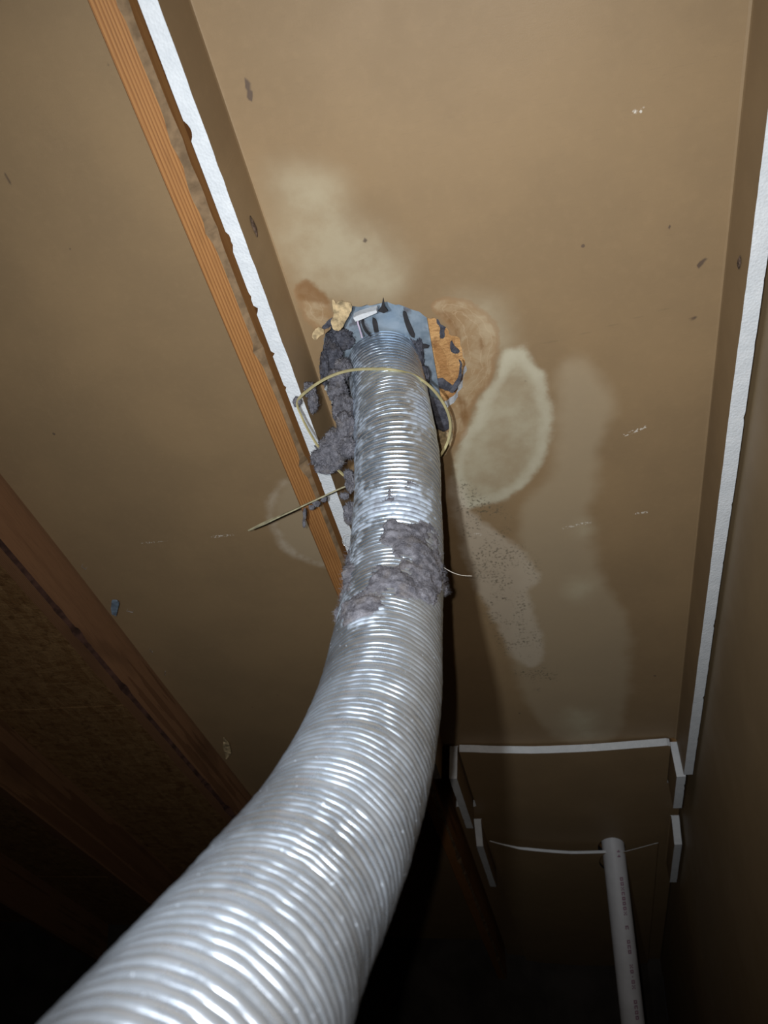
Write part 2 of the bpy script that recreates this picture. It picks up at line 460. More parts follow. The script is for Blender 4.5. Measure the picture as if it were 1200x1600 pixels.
# ------------------------------------------------------------------ setting
ceil = thing('ceiling', (-1.3, 1.2, C_DECK), 'strand board roof deck above the rafters', None, None, 'structure')
def deck_sheet(name, a0, a1, b0, b1, mat):
    P, f, s = prism_b(lambda b: [(a0, C_DECK), (a1, C_DECK), (a1, C_DECK + .012), (a0, C_DECK + .012)], np.linspace(b0, b1, 12))
    return mesh_obj(name, P, f, mat, ceil)
seam = at(100, 1106, C_DECK)[1]
deck_sheet('roof_sheet', -.345, .30, -1.0, 4.2, M_OSBF)
deck_sheet('roof_sheet', -4.2, -.349, seam - 1.22, seam - .002, M_OSB)
deck_sheet('roof_sheet', -4.2, -.349, seam + .002, seam + 1.22, M_OSB)
deck_sheet('roof_sheet', -4.2, -.349, seam + 1.224, 4.2, M_OSB)
deck_sheet('roof_sheet', -4.2, -.349, seam - 2.44, seam - 1.224, M_OSB)

def wbox(name, lo, hi, mat, kind='structure', label=None):
    lo, hi = np.array(lo, float), np.array(hi, float)
    V = np.array([[(lo, hi)[i][0], (lo, hi)[j][1], (lo, hi)[k][2]] for i in (0, 1) for j in (0, 1) for k in (0, 1)])
    f = [[0, 1, 3, 2], [4, 6, 7, 5], [0, 4, 5, 1], [2, 3, 7, 6], [0, 2, 6, 4], [1, 5, 7, 3]]
    return tag(mesh_obj(name, V, f, mat, world=V, coord=V), label, None, None, kind)
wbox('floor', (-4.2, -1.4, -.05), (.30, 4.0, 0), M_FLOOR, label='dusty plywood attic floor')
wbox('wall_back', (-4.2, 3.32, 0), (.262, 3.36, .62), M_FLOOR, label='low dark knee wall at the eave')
# lining board of the right-hand wall, under the slope
def wall_right():
    pts = [(-1.0, 0.0), (3.32, 0.0)]
    ys = np.linspace(-1.0, 3.32, 60)
    top = [CAMPOS[2] + (C_DECK - y * SP) / CP - .004 for y in ys]
    V = []; f = []
    zs = np.linspace(0, 1, 30)
    for x in (.2635, .285):
        for y, t in zip(ys, top):
            for z in zs: V.append((x, y, .0 + (t - .0) * z))
    n = len(zs); m = len(ys)
    for s in range(2):
        o = s * n * m
        for i in range(m - 1):
            for j in range(n - 1):
                q = [o + i * n + j, o + i * n + j + 1, o + (i + 1) * n + j + 1, o + (i + 1) * n + j]
                f.append(q if s == 0 else q[::-1])
    V = np.array(V)
    return tag(mesh_obj('wall_right', V, f, M_WALL, world=V, coord=V, base=np.array([.27, 1.0, 0])), 'brown paper faced lining board on the right-hand wall', None, None, 'structure')
wall_right()

# ------------------------------------------------------------------ rafters
rl = ['orange wooden rafter left of the duct beside the white foam edge',
      'brown wooden rafter below the left paper panel, edge of the bare decking',
      'dark wooden rafter crossing the bare decking at lower left',
      'darkest wooden rafter at the bottom left corner',
      'wooden rafter beyond the bottom left corner']
knots = plane([(461, 652), (455, 640), (470, 668), (428, 672), (358, 348), (502, 755)], C_LOW)
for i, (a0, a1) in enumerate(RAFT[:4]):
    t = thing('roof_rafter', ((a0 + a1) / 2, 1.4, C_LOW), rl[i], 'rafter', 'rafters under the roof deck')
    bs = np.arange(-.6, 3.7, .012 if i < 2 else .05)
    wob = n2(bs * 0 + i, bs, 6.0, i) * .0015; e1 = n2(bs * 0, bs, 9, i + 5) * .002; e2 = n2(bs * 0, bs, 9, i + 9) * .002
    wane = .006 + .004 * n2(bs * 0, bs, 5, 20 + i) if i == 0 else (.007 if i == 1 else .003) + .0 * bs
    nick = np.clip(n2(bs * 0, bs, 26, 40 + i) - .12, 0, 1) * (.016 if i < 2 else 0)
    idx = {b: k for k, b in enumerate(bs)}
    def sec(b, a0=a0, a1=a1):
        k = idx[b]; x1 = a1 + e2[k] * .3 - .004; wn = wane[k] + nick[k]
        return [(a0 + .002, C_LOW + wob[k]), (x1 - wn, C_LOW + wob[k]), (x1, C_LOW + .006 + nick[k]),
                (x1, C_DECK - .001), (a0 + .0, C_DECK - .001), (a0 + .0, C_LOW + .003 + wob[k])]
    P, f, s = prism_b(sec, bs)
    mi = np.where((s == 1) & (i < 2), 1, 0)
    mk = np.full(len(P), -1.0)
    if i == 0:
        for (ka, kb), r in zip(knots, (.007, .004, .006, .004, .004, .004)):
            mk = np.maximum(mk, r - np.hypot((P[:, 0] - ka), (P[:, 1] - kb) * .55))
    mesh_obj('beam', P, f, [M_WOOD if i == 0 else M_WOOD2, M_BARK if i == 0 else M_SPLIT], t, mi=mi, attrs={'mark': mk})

# strips of cracked sapwood edge on the brown rafter
a0, a1 = RAFT[1]

# ------------------------------------------------------------------ foam vent baffles
AL, AR = -.295, .239            # inner faces of the two flanges of the main bay
HC = np.array([-.190, .566])
th = np.linspace(0, 2 * np.pi, 220, endpoint=False)
hr = .1035 + .003 * np.sin(3 * th + 1) + n2(np.cos(th), np.sin(th), 2.4, 3) * .006 + n2(np.cos(th), np.sin(th), 12, 5) * .007
hole = np.stack([np.maximum(HC[0] + hr * np.cos(th), AL + .003), HC[1] + hr * np.sin(th)], 1)

def sag(b, s0=1.15, s1=1.64): return np.clip((b - s0) / (s1 - s0), 0, 1) ** 2
def bow(a): return 1 - ((a - (AL + AR) / 2) / ((AR - AL) / 2)) ** 2
def c1(a, b): return C_PANEL - .009 * bow(a) * sag(b) + n2(a, b, 3, 2, 2) * .0012

def sd_attr(polys, a, b, c=C_PANEL, k=2):
    r = np.full(len(a), -1.0)
    for p in polys: r = np.maximum(r, sdf(smooth_poly(plane(p, c), k), a, b))
    return r
def line_attr(lines, a, b, c=C_PANEL):
    r = np.full(len(a), -1.0)
    for p in lines:
        q = plane(p, c)
        for i in range(len(q) - 1):
            e = q[i + 1] - q[i]; t = np.clip(((a - q[i][0]) * e[0] + (b - q[i][1]) * e[1]) / (e @ e), 0, 1)
            r = np.maximum(r, -np.hypot(a - q[i][0] - e[0] * t, b - q[i][1] - e[1] * t))
    return r
def spot_attr(sp, a, b, c=C_PANEL):
    r = np.full(len(a), -1.0)
    for x, y, rr, el in sp:
        q = at(x, y, c); r = np.maximum(r, rr - np.hypot((a - q[0]) * el, b - q[1]))
    return r

PALE = [[(815, 540), (820, 540), (840, 570), (855, 600), (865, 642), (862, 680), (852, 722), (835, 747), (815, 767), (780, 785),
         (747, 792), (722, 800), (702, 742), (715, 687), (740, 655), (747, 620), (772, 592), (777, 550)]]
SOFT = [[(405, 270), (440, 252), (490, 256), (530, 285), (560, 330), (605, 360), (632, 400), (640, 445), (600, 478), (540, 472),
         (500, 458), (465, 445), (430, 380), (410, 320)],
        [(690, 455), (760, 450), (800, 500), (822, 560), (780, 580), (720, 520)]]
PINK = [[(697, 735), (728, 760), (742, 800), (775, 825), (805, 850), (842, 885), (846, 905), (825, 922), (838, 960), (852, 1000),
         (842, 1045), (815, 1040), (790, 1010), (765, 960), (735, 905), (722, 850), (700, 800)]]
SOFT += [[(882, 905), (905, 895), (930, 905), (935, 925), (910, 942), (885, 935)],
        [(868, 1115), (890, 1100), (930, 1105), (945, 1125), (935, 1150), (890, 1150)],
        [(895, 820), (915, 810), (930, 825), (910, 845)]]
FAINT = [[(860, 560), (920, 555), (965, 615), (958, 680), (930, 745), (925, 820), (945, 900), (980, 960), (992, 1020), (985, 1085),
          (965, 1160), (880, 1165), (820, 1110), (790, 1000), (815, 900), (800, 800), (862, 740), (868, 650)]]
BROWN = [[(672, 477), (695, 466), (722, 470), (750, 481), (770, 502), (780, 530), (776, 570), (765, 602), (742, 618), (730, 650),
          (724, 685), (708, 700), (690, 690), (690, 640), (700, 600), (712, 560), (705, 520), (685, 492)],
         [(458, 448), (475, 444), (500, 455), (518, 472), (520, 500), (500, 520), (480, 500), (468, 475)]]
RUST = [[(456, 444), (480, 440), (508, 454), (524, 476), (512, 484), (495, 476), (480, 470), (470, 478)],
        [(716, 612), (728, 622), (731, 650), (725, 668), (719, 660), (722, 640), (712, 622)],
        [(742, 520), (757, 530), (758, 555), (748, 575), (752, 545)],
        [(676, 486), (700, 488), (716, 510), (722, 540), (716, 535), (705, 512), (688, 495)]]
MOULD = [[(712, 738), (745, 755), (790, 790), (815, 830), (845, 880), (848, 910), (825, 925), (842, 970), (850, 1010), (880, 1060),
          (860, 1085), (815, 1075), (780, 1020), (755, 960), (735, 900), (722, 850), (705, 790)]]

b1 = thing('vent_baffle', (-.03, .7, C_PANEL), 'large stained brown foam board panel around the duct hole', 'vent baffle', 'foam vent baffles')
P, f, kd = slab(rect(AL, AR, -.45, 1.640, .006), .006, c1, TH, [resample(hole, .004)])
A_, B_ = P[:, 0], P[:, 1]
att = dict(pale=sd_attr(PALE, A_, B_), soft=sd_attr(SOFT, A_, B_), pinkish=sd_attr(PINK, A_, B_), faint=sd_attr(FAINT, A_, B_),
           brown=sd_attr(BROWN, A_, B_), rust=sd_attr(RUST, A_, B_), mould=sd_attr(MOULD, A_, B_),
           crease=line_attr([[(775, 552), (860, 535), (935, 515), (1062, 476)]], A_, B_),
           mark=spot_attr([(389, 132, .010, 3), (390, 150, .006, 1.6), (570, 375, .0035, 1), (947, 192, .003, 2), (1103, 406, .003, 1), (1094, 414, .005, 1.3),
                           (1075, 500, .003, 1), (1087, 497, .003, 1), (1046, 355, .003, 2), (988, 405, .003, 2), (742, 900, .002, 1), (460, 355, .002, 1)], A_, B_),
           chalk=line_attr([[(975, 680), (1010, 667)], [(880, 825), (925, 815)], [(738, 835), (752, 835)], [(992, 802), (1015, 800)], [(990, 175), (1008, 170)]], A_, B_) + .003)
mesh_obj('panel', P, f, [M_STAIN, M_FOAM], b1, mi=np.where(kd == 1, 1, 0), attrs=att, smooth=kd != 1)

def flange(parent, side, ain, bs, ctop, clow=C_LOW, nick=.0025, seed=0, marks=None, slant=0.0, th_=.0185):
    """standing edge strip of a baffle; its cut lower edge shows the white foam"""
    z = np.zeros_like(bs)
    inner = n2(z, bs, 4, seed) * .001 + n2(z, bs, 60, seed + 1, 2) * nick * .18
    outer = n2(z, bs, 4, seed + 2) * .001 + np.clip(n2(z, bs, 95, seed + 3, 2) - .42, 0, 1) * nick * 5
    low = n2(z, bs, 8, seed + 4) * .001
    ix = {b: k for k, b in enumerate(bs)}
    def sec(b):
        k = ix[b]; i = ain + side * inner[k]; o = ain + side * (th_ - outer[k])
        ct = ctop(b) if callable(ctop) else ctop
        # inner top, small fold, inner low, outer low, outer top
        s = [(ain - side * .0035, ct), (ain - side * .0006, ct - .0012), (ain, ct - .005), (i, clow + low[k]), (o, clow + low[k] + .0005), (ain + side * th_, ct - .003), (ain + side * th_, ct)]
        return s if side > 0 else s
    P, f, s = prism_b(sec, bs)
    if slant:
        nb = np.clip(1 - (P[:, 1] - bs[0]) / .12, 0, 1)
        P[:, 1] += slant * nb * (ctop if not callable(ctop) else ctop(0)) * 0 + slant * nb * (C_PANEL - P[:, 2])
    if side > 0: f = [q[::-1] for q in f]
    mi = np.where((s == 3) | (s == 7), 1, 0)
    mk = np.full(len(P), -1.0)
    for (ma, mb, mc, r) in (marks or []):
        mk = np.maximum(mk, r - np.hypot((P[:, 1] - mb) * .35, P[:, 2] - mc))
    return mesh_obj('flange', P, f, [M_KRAFT, M_FOAM], parent, mi=mi, attrs={'mark': mk})
mL = at(396, 352, .815); mR = at(1156, 412, .82)
flange(b1, -1, AL, np.arange(-.45, 1.64, .004), C_PANEL, seed=1, nick=.0032)
flange(b1, 1, AR, np.arange(-.45, 1.645, .006), C_PANEL, seed=11, nick=.0012)
# slots in the flanges: raised dark discs, the recess shade put into their colour
def on_flange(x, y, a_): r_ = BAS @ ray(x, y); return r_ * a_ / r_[0]
for (x_, y_, a_, lb) in ((396, 354, AL, .026), (1156, 410, AR, .017)):
    o_ = on_flange(x_, y_, a_); sg = 1 if a_ < 0 else -1
    tt = np.linspace(0, 2 * np.pi, 20, endpoint=False)
    Pq = [o_ + (sg * .0022, 0, 0)]; fq = []
    for r_, h_ in ((.6, .0020), (1.0, .0006)):
        Pq += [o_ + np.array([sg * h_, lb * .5 * r_ * math.cos(t), .0055 * r_ * math.sin(t) * (1 + .3 * math.sin(2 * t))]) for t in tt]
    for k in range(20):
        k2 = (k + 1) % 20; fq += [[0, 1 + k, 1 + k2], [1 + k, 21 + k, 21 + k2, 1 + k2]]
    if sg < 0: fq = [q[::-1] for q in fq]
    mesh_obj('slot_shade_disc', np.array(Pq), fq, M_SLOT, b1)

# second and third baffle, nested lower down the slope
def edge_mi(P, f, kd):                       # cut edges are foam, the pipe hole's rim is coloured black for the shade in its gap
    c = np.array([P[q[0]] for q in f]); near = (np.abs(c[:, 0] - pipe_at[0]) < .06) & (np.abs(c[:, 1] - pipe_at[1] - .04) < .14) & (c[:, 1] > 2.13)
    inn = near & (np.hypot(c[:, 0] - pipe_at[0] + .004, (c[:, 1] - pipe_at[1] - .04) * .5) < .052)
    return np.where(kd == 1, np.where(inn & (c[:, 1] > 2.178), 2, 1), 0)
b2 = thing('vent_baffle', (-.02, 2.0, .845), 'brown foam board with a bowed white upper edge behind the plastic pipe', 'vent baffle', 'foam vent baffles')
pipe_at = at(957, 1313, .845)
C2 = .8445
def c2(a, b): return C2 - .012 * bow(np.clip(a, AL, AR)) + n2(a, b, 3, 8, 2) * .001
ph = np.linspace(0, 2 * np.pi, 32, endpoint=False)
phole = np.stack([pipe_at[0] - .004 + .037 * np.cos(ph), pipe_at[1] + .025 + .070 * np.sin(ph)], 1)
P, f, kd = slab(resample(np.array([(AL + .042, 1.632), (AR - .016, 1.632), (AR - .016, 1.825), (AR + .020, 1.832), (AR + .020, 3.3), (AL - .016, 3.3), (AL - .016, 1.945), (AL + .042, 1.938)]), .012), .012, c2, TH, [phole])
P[:, 1] += np.where(P[:, 1] < 1.7, n2(P[:, 0], P[:, 0] * 0, 14, 4) * .003, 0)
mesh_obj('panel', P, f, [M_KRAFT, M_FOAM, M_DARK], b2, mi=edge_mi(P, f, kd), smooth=kd != 1)
flange(b2, 1, AR - .014, np.arange(1.652, 1.815, .006), C2 + .016, seed=21, nick=.001)
flange(b2, -1, AL + .036, np.arange(1.640, 1.925, .006), C2 + .016, seed=22, nick=.001)
b3 = thing('vent_baffle', (-.02, 2.6, .82), 'lowest brown foam board with short white side edges near the eave', 'vent baffle', 'foam vent baffles')
C3 = .8245
def c3(a, b): return C3 - .018 * bow(np.clip(a, AL, AR))
phole3 = phole + np.array([0, .035])
P, f, kd = slab(resample(np.array([(AL + .056, 2.11), (-.16, 2.15), (-.02, 2.17), (.12, 2.17), (AR - .03, 2.13), (AR - .03, 3.27), (AL + .056, 3.27)]), .012), .012, c3, lambda a, b: .0075 - .0065 * np.clip((a - .06) / .05, 0, 1) - .005 * np.clip((-.14 - a) / .08, 0, 1), [phole3])
mesh_obj('panel', P, f, [M_KRAFT, M_FOAM, M_DARK], b3, mi=edge_mi(P, f, kd), smooth=kd != 1)
flange(b3, 1, AR - .001, np.arange(1.955, 2.30, .008), C3 + .008, seed=31, nick=.001, slant=.9)
flange(b3, -1, AL + .046, np.arange(1.965, 2.35, .008), C3 + .008, seed=32, nick=.001, slant=.9)

# left bay
b4 = thing('vent_baffle', (-.62, 1.0, C_PANEL), 'plain brown paper faced panel filling the left bay', 'vent baffle', 'foam vent baffles')
P, f, kd = slab(rect(-.886, -.362, -.45, 3.2, .010), .010, lambda a, b: C_PANEL + .002 + n2(a, b, 2.2, 6, 2) * .002, TH)
A_, B_ = P[:, 0], P[:, 1]
ring = smooth_poly(plane([(412, 800), (425, 760), (470, 735), (520, 790), (560, 860), (560, 900), (500, 888), (440, 862)], C_PANEL), 2)
rs = sdf(ring, A_, B_)
att = dict(pale=np.full(len(P), -1.0), soft=np.full(len(P), -1.0), pinkish=.008 - np.abs(rs - .006), brown=np.full(len(P), -1.0), rust=np.full(len(P), -1.0),
           mould=np.full(len(P), -1.0), crease=np.full(len(P), -1.0), faint=rs,
           mark=spot_attr([(164, 98, .0042, 1), (16, 290, .004, 1), (5, 270, .003, 1), (53, 302, .003, 1), (305, 410, .003, 1), (109, 392, .003, 1), (356, 765, .002, 1), (45, 350, .002, 1)], A_, B_),
           chalk=line_attr([[(150, 855), (185, 852)], [(220, 851), (270, 848)], [(330, 840), (365, 836)]], A_, B_) + .003)
mesh_obj('panel', P, f, [M_STAIN, M_FOAM], b4, mi=np.where(kd == 1, 1, 0), attrs=att, smooth=kd != 1)

# ------------------------------------------------------------------ metal of the roof vent above the hole
v = thing('roof_vent', (-.2, .57, C_DECK), 'blue grey sheet metal roof vent base seen up through the ragged hole', 'roof vent')
def plate(name, poly, c, th_, mat, parent, step=.02, fn=None):
    P, f, kd = slab(resample(np.asarray(poly, float), step), step, fn or (lambda a, b: c + 0 * a), th_)
    return mesh_obj(name, P, f, mat, parent)
pr = plane([(668, 490), (684, 606)], C_DECK - .006)
plate('base_plate', [(-.285, .44), (pr[0][0], .44), (pr[1][0], .70), (-.285, .70)], C_DECK - .006, .004, M_GALV, v)
pl2 = plane([(628, 480), (640, 540)], C_DECK - .010)
plate('seam_strip', [(pl2[0][0] - .004, .45), (pl2[0][0] + .002, .45), (pl2[1][0] + .002, .60), (pl2[1][0] - .004, .60)], C_DECK - .0085, .002, M_GALV, v)
# dark tar marks
plate('sealant_smear', smooth_poly(plane([(628, 486), (634, 486), (638, 500), (645, 515), (650, 528), (644, 530), (634, 512)], C_DECK - .01), 1), C_DECK - .0095, .002, M_DARK, v, .006)
plate('sealant_smear', smooth_poly(plane([(580, 497), (588, 497), (593, 525), (586, 526)], C_DECK - .01), 1), C_DECK - .0095, .002, M_DARK, v, .006)
plate('sealant_smear', smooth_poly(plane([(640, 540), (655, 537), (672, 540), (672, 545), (655, 545)], C_DECK - .01), 1), C_DECK - .0095, .002, M_DARK, v, .006)

# ------------------------------------------------------------------ the duct
D = np.array([(-.206, .580, .905), (-.200, .580, .87), (-.189, .581, .806), (-.175, .585, .710), (-.170, .599, .618), (-.166, .600, .520), (-.159, .571, .411),
              (-.150, .518, .285), (-.151, .456, .184), (-.155, .393, .109), (-.153, .342, .059),
              (-.152, .262, -.020), (-.165, .200, -.100), (-.170, .185, -.200), (-.180, .225, -.330), (-.195, .36, -.58), (-.200, .59, -.98), (-.200, .668, -1.114)])
cen = catmull(D, 40)
L = np.r_[0, np.cumsum(np.linalg.norm(np.diff(cen, axis=0), axis=1))]
PITCHD = .0072; RD = .0512
ns = int(L[-1] / (PITCHD / 12)); S = np.linspace(0, L[-1], ns)
cc = np.stack([np.interp(S, L, cen[:, i]) for i in range(3)], 1)
for _ in range(130): cc[1:-1] = (cc[:-2] + cc[1:-1] * 2 + cc[2:]) / 4
T = np.gradient(cc, axis=0); T /= np.linalg.norm(T, axis=1)[:, None]
# a fixed reference (across the rafters) keeps the frame from twisting
refv = np.array([1.0, 0, 0]); N1 = refv - T * (T @ refv)[:, None]; N1 /= np.linalg.norm(N1, axis=1)[:, None]; N2 = np.cross(T, N1)
NTH = 96; TH_ = np.linspace(0, 2 * np.pi, NTH, endpoint=False)
def duct_pt(s, t, r):
    s = np.asarray(s, float); t = np.asarray(t, float)
    f = lambda X: np.stack([np.interp(s, S, X[:, i]) for i in range(3)], -1)
    return f(cc) + (f(N1) * np.cos(t)[..., None] + f(N2) * np.sin(t)[..., None]) * np.asarray(r)[..., None]
SS, TT = np.meshgrid(S, TH_, indexing='ij')
ph_ = SS / PITCHD + TT / (2 * np.pi) + .12 * n2(SS, np.cos(TT) * .1, 12, 1, 2)
rib = np.sqrt(np.clip(1 - (2 * (ph_ % 1.0) - 1) ** 2, .02, 1))
seamw = (ph_ % 6)                               # every sixth rib is the lapped seam of the foil strip
lap = np.exp(-((seamw - 3.0) / .55) ** 2)
rad = RD - .0012 + .0029 * rib * (1 - .45 * lap) + .0011 * lap + .0012 * fbm(np.stack([SS * 14, np.cos(TT) * 1.2 + 5, np.sin(TT) * 1.2 + 5], -1), 3)
rad += .0005 * fbm(np.stack([SS * 120, np.cos(TT) * 7 + 9, np.sin(TT) * 7 + 9], -1), 2)
Pd = duct_pt(SS, TT, rad)
px, py, pz = proj(Pd)
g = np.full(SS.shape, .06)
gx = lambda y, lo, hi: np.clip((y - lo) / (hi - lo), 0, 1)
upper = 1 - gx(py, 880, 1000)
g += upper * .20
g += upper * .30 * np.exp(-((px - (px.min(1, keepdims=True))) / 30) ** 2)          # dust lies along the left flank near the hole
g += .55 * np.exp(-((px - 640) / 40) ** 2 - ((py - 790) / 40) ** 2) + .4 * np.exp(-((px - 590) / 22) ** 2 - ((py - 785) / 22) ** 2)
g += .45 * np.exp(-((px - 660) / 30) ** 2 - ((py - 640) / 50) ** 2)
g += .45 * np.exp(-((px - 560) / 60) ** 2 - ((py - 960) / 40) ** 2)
idx = np.arange(ns * NTH).reshape(ns, NTH); nx = np.roll(idx, -1, 1)
fd = np.stack([idx[:-1], nx[:-1], nx[1:], idx[1:]], -1).reshape(-1, 4)
duct = thing('flexible_duct', cc[-1], 'ribbed silver aluminium flexible duct rising to the hole', 'duct')
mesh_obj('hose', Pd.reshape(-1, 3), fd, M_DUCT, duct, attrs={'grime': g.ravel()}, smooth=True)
# lookup: pixel -> duct surface coordinate (front side)
sub = slice(0, ns, 5)
gpx, gpy, gpz = px[sub], py[sub], pz[sub]; gS, gT = SS[sub], TT[sub]
ctr = cc[sub][:, None, :]; out_ = Pd[sub] - ctr
front = (out_ * Pd[sub]).sum(-1) < .0
def on_duct(x, y):
    q = np.where(front & (gpz > .1), (gpx - x) ** 2 + (gpy - y) ** 2, 1e12); k = np.unravel_index(np.argmin(q), q.shape)
    return gS[k], gT[k]

# ------------------------------------------------------------------ lint
lint_group = 'grey lint around the duct'
def lint_on_duct(label, pix, thick=.007, nf=500, fl=.008, seed=0, mat=M_LINT):
    st = np.array([on_duct(x, y) for x, y in pix])
    t0 = np.median(st[:, 1]); st[:, 1] = t0 + (st[:, 1] - t0 + np.pi) % (2 * np.pi) - np.pi
    poly = np.c_[st[:, 0], st[:, 1] * RD]
    poly = resample(smooth_poly(poly, 1), .003)
    poly = poly + np.stack([n2(poly[:, 0], poly[:, 1], 70, seed), n2(poly[:, 0], poly[:, 1], 70, seed + 3)], 1) * .010 + np.stack([n2(poly[:, 0], poly[:, 1], 220, seed + 5), n2(poly[:, 0], poly[:, 1], 220, seed + 6)], 1) * .005
    poly = poly[np.r_[True, np.linalg.norm(np.diff(poly, axis=0), axis=1) > .0006]]
    P, f, kd = slab(poly, .0022, lambda a, b: 0 * a, .001, jitter=.6)
    n_ = len(P); e = sdf(poly, P[:, 0], P[:, 1])
    h = np.clip(e / .008, 0, 1) ** .6 * thick * (.55 + 1.1 * np.clip(n2(P[:, 0], P[:, 1], 70, seed + 9, 4) + .35, 0, 1)) + n2(P[:, 0], P[:, 1], 330, seed + 1, 3) * .0016 * np.clip(e / .003, 0, 1)
    topm = P[:, 2] > .0005
    thin = np.clip(.10 - n2(P[:, 0], P[:, 1], 42, seed + 12, 4), 0, 1) * .006 * np.clip(e / .006, .2, 1)
    r = RD + .0012 + np.where(topm, np.maximum(h - thin, -.0012), -.0030)
    Q = duct_pt(P[:, 0], P[:, 1] / RD, r)
    ax = duct_pt(P[:, 0], P[:, 1] / RD, np.zeros(n_)); nr = Q - ax; nr /= np.linalg.norm(nr, axis=1)[:, None]
    m = topm
    fp, ff = fibres(Q[m], nr[m], nf, fl, seed=seed)
    P2, f2 = merge((Q, f), (fp, ff))
    sm = np.r_[np.ones(len(f), bool), np.zeros(len(ff), bool)]
    return tag(mesh_obj('lint_patch', P2, f2, mat, smooth=sm), label, 'lint', lint_group)
z = lambda L_: [(480 + x / 4.286, 740 + y / 4.286) for x, y in L_]
lint_on_duct('broad grey lint mat wrapped across the middle of the duct',
             z([(500, 390), (560, 320), (600, 310), (640, 345), (720, 350), (780, 330), (850, 360), (890, 450), (893, 560), (897, 700), (895, 780), (870, 800), (830, 870), (760, 850),
                (690, 840), (600, 830), (540, 850), (480, 900), (400, 960), (330, 990), (260, 1020), (210, 970), (250, 880), (330, 840), (400, 780), (430, 720), (440, 650), (480, 610),
                (590, 650), (625, 600), (620, 560), (570, 520), (490, 440)]), .0042, 1500, .005, 3)
lint_on_duct('small dark lint patch on the duct above the broad mat, left one', z([(515, 130), (550, 95), (590, 110), (585, 150), (600, 190), (560, 205), (530, 180), (510, 170)]), .003, 120, .004, 5)
lint_on_duct('small dark lint patch on the duct above the broad mat, right one', z([(670, 85), (700, 60), (740, 70), (735, 95), (705, 120), (680, 125)]), .003, 90, .004, 6)
lint_on_duct('thin lint streak along the left edge of the duct above the mat', [(548, 850), (553, 880), (551, 910), (541, 930), (537, 925), (541, 890), (544, 860)], .005, 160, .006, 8)

def ico(sub=4):
    import bmesh
    bm = bmesh.new(); bmesh.ops.create_icosphere(bm, subdivisions=sub, radius=1)
    P = np.array([v_.co[:] for v_ in bm.verts]); f = [[q.index for q in fc.verts] for fc in bm.faces]; bm.free(); return P, f
ICO5 = ico(5); ICO4 = ico(4)
def lint_clump(label, lobes, seed, mat=M_LINT, nf=500, fl=.010, rough=.45):
    """lobes: (x, y, z depth, rx, ry, rz in m) - overlapping ragged lobes joined as one tuft"""
    parts = []; roots = []; norms = []
    for j, (x, y, zz, r1, r2, r3) in enumerate(lobes):
        P, f = ICO5; q = P.copy()
        dsp = 1 + rough * fbm(P * 2.2 + seed * 7.7 + j * 3.1, 3) + rough * .6 * fbm(P * 7.0 + seed + j, 4) + .22 * fbm(P * 24.0 + seed + j, 2)
        q = q * dsp[:, None] * np.array([r1, r2, r3])
        cpos = atz(x, y, zz)
        # lobe axes: image right, image down, depth
        ax = np.stack([BAS[:, 0], BAS[:, 1], BAS[:, 2]], 0)
        Q = cpos + q @ ax
        nn = (P / np.array([r1, r2, r3])) @ ax; nn /= np.linalg.norm(nn, axis=1)[:, None]
        parts.append((Q, f)); roots.append(Q); norms.append(nn)
    nlen = sum(len(p[1]) for p in parts)
    fb = fibres(np.vstack(roots), np.vstack(norms), nf * 3, fl * .7, .00013, seed=seed, curl=1.0)
    P, f = merge(*parts, fb)
    sm = np.zeros(len(f), bool); sm[:nlen] = True
    return tag(mesh_obj('lint_clump', P, f, mat, smooth=sm), label, 'lint', lint_group)
lint_clump('large grey lint clump bridging the foam edge and the duct',
           [(518, 705, .955, .020, .016, .014), (505, 715, .952, .014, .012, .012), (530, 690, .955, .016, .018, .014), (540, 668, .958, .012, .020, .014), (520, 722, .955, .014, .009, .010),
            (545, 700, .93, .010, .012, .012)], 1, M_LINT, 900, .009)
lint_clump('grey lint hanging along the left side of the duct below the hole',
           [(533, 640, .985, .012, .020, .014), (528, 612, .995, .012, .014, .012), (526, 592, .995, .011, .012, .012), (542, 650, .98, .010, .022, .014), (536, 575, 1.01, .010, .014, .012)], 2, M_LINT, 600, .008)
lint_clump('dark lint packed in the left side of the hole',
           [(512, 545, 1.035, .012, .020, .012), (522, 560, 1.03, .012, .020, .012), (528, 530, 1.05, .020, .016, .012), (545, 520, 1.06, .016, .012, .010), (507, 575, 1.02, .006, .022, .012), (520, 500, 1.05, .016, .008, .008)], 3, M_LINTD, 500, .007)
lint_clump('tuft of lint on the foam edge where the cable tie crosses',
           [(483, 610, .985, .008, .010, .010), (489, 630, .985, .006, .012, .010)], 4, M_LINT, 160, .006)
lint_clump('small lint ball caught on the cable tie at the rafter', [(464, 628, .948, .005, .006, .005)], 5, M_LINT, 80, .005)
lint_clump('curl of lint across the foam edge under the large clump', [(500, 732, .958, .007, .005, .005), (510, 735, .955, .010, .0045, .005), (521, 729, .955, .007, .005, .005)], 6, M_LINT, 160, .005)
lint_clump('lint tuft between the duct and the tail of the cable tie', [(548, 757, .955, .006, .010, .008), (545, 742, .96, .006, .007, .007), (538, 775, .965, .006, .004, .005)], 7, M_LINT, 160, .006)
lint_clump('grey lint pressed against the foam edge above the clear drop', [(548, 800, .955, .009, .013, .010), (546, 812, .955, .006, .006, .006)], 8, M_LINT, 200, .005)
lint_clump('ragged lint fringe on the right edge of the duct', [(686, 908, .80, .006, .016, .010), (690, 922, .795, .005, .007, .008), (683, 893, .81, .005, .010, .008)], 9, M_LINT, 400, .007)
lint_clump('fuzzy lint lip on the left edge of the duct below the mat', [(540, 940, .78, .006, .012, .010), (531, 962, .765, .005, .008, .008)], 10, M_LINT, 260, .006)
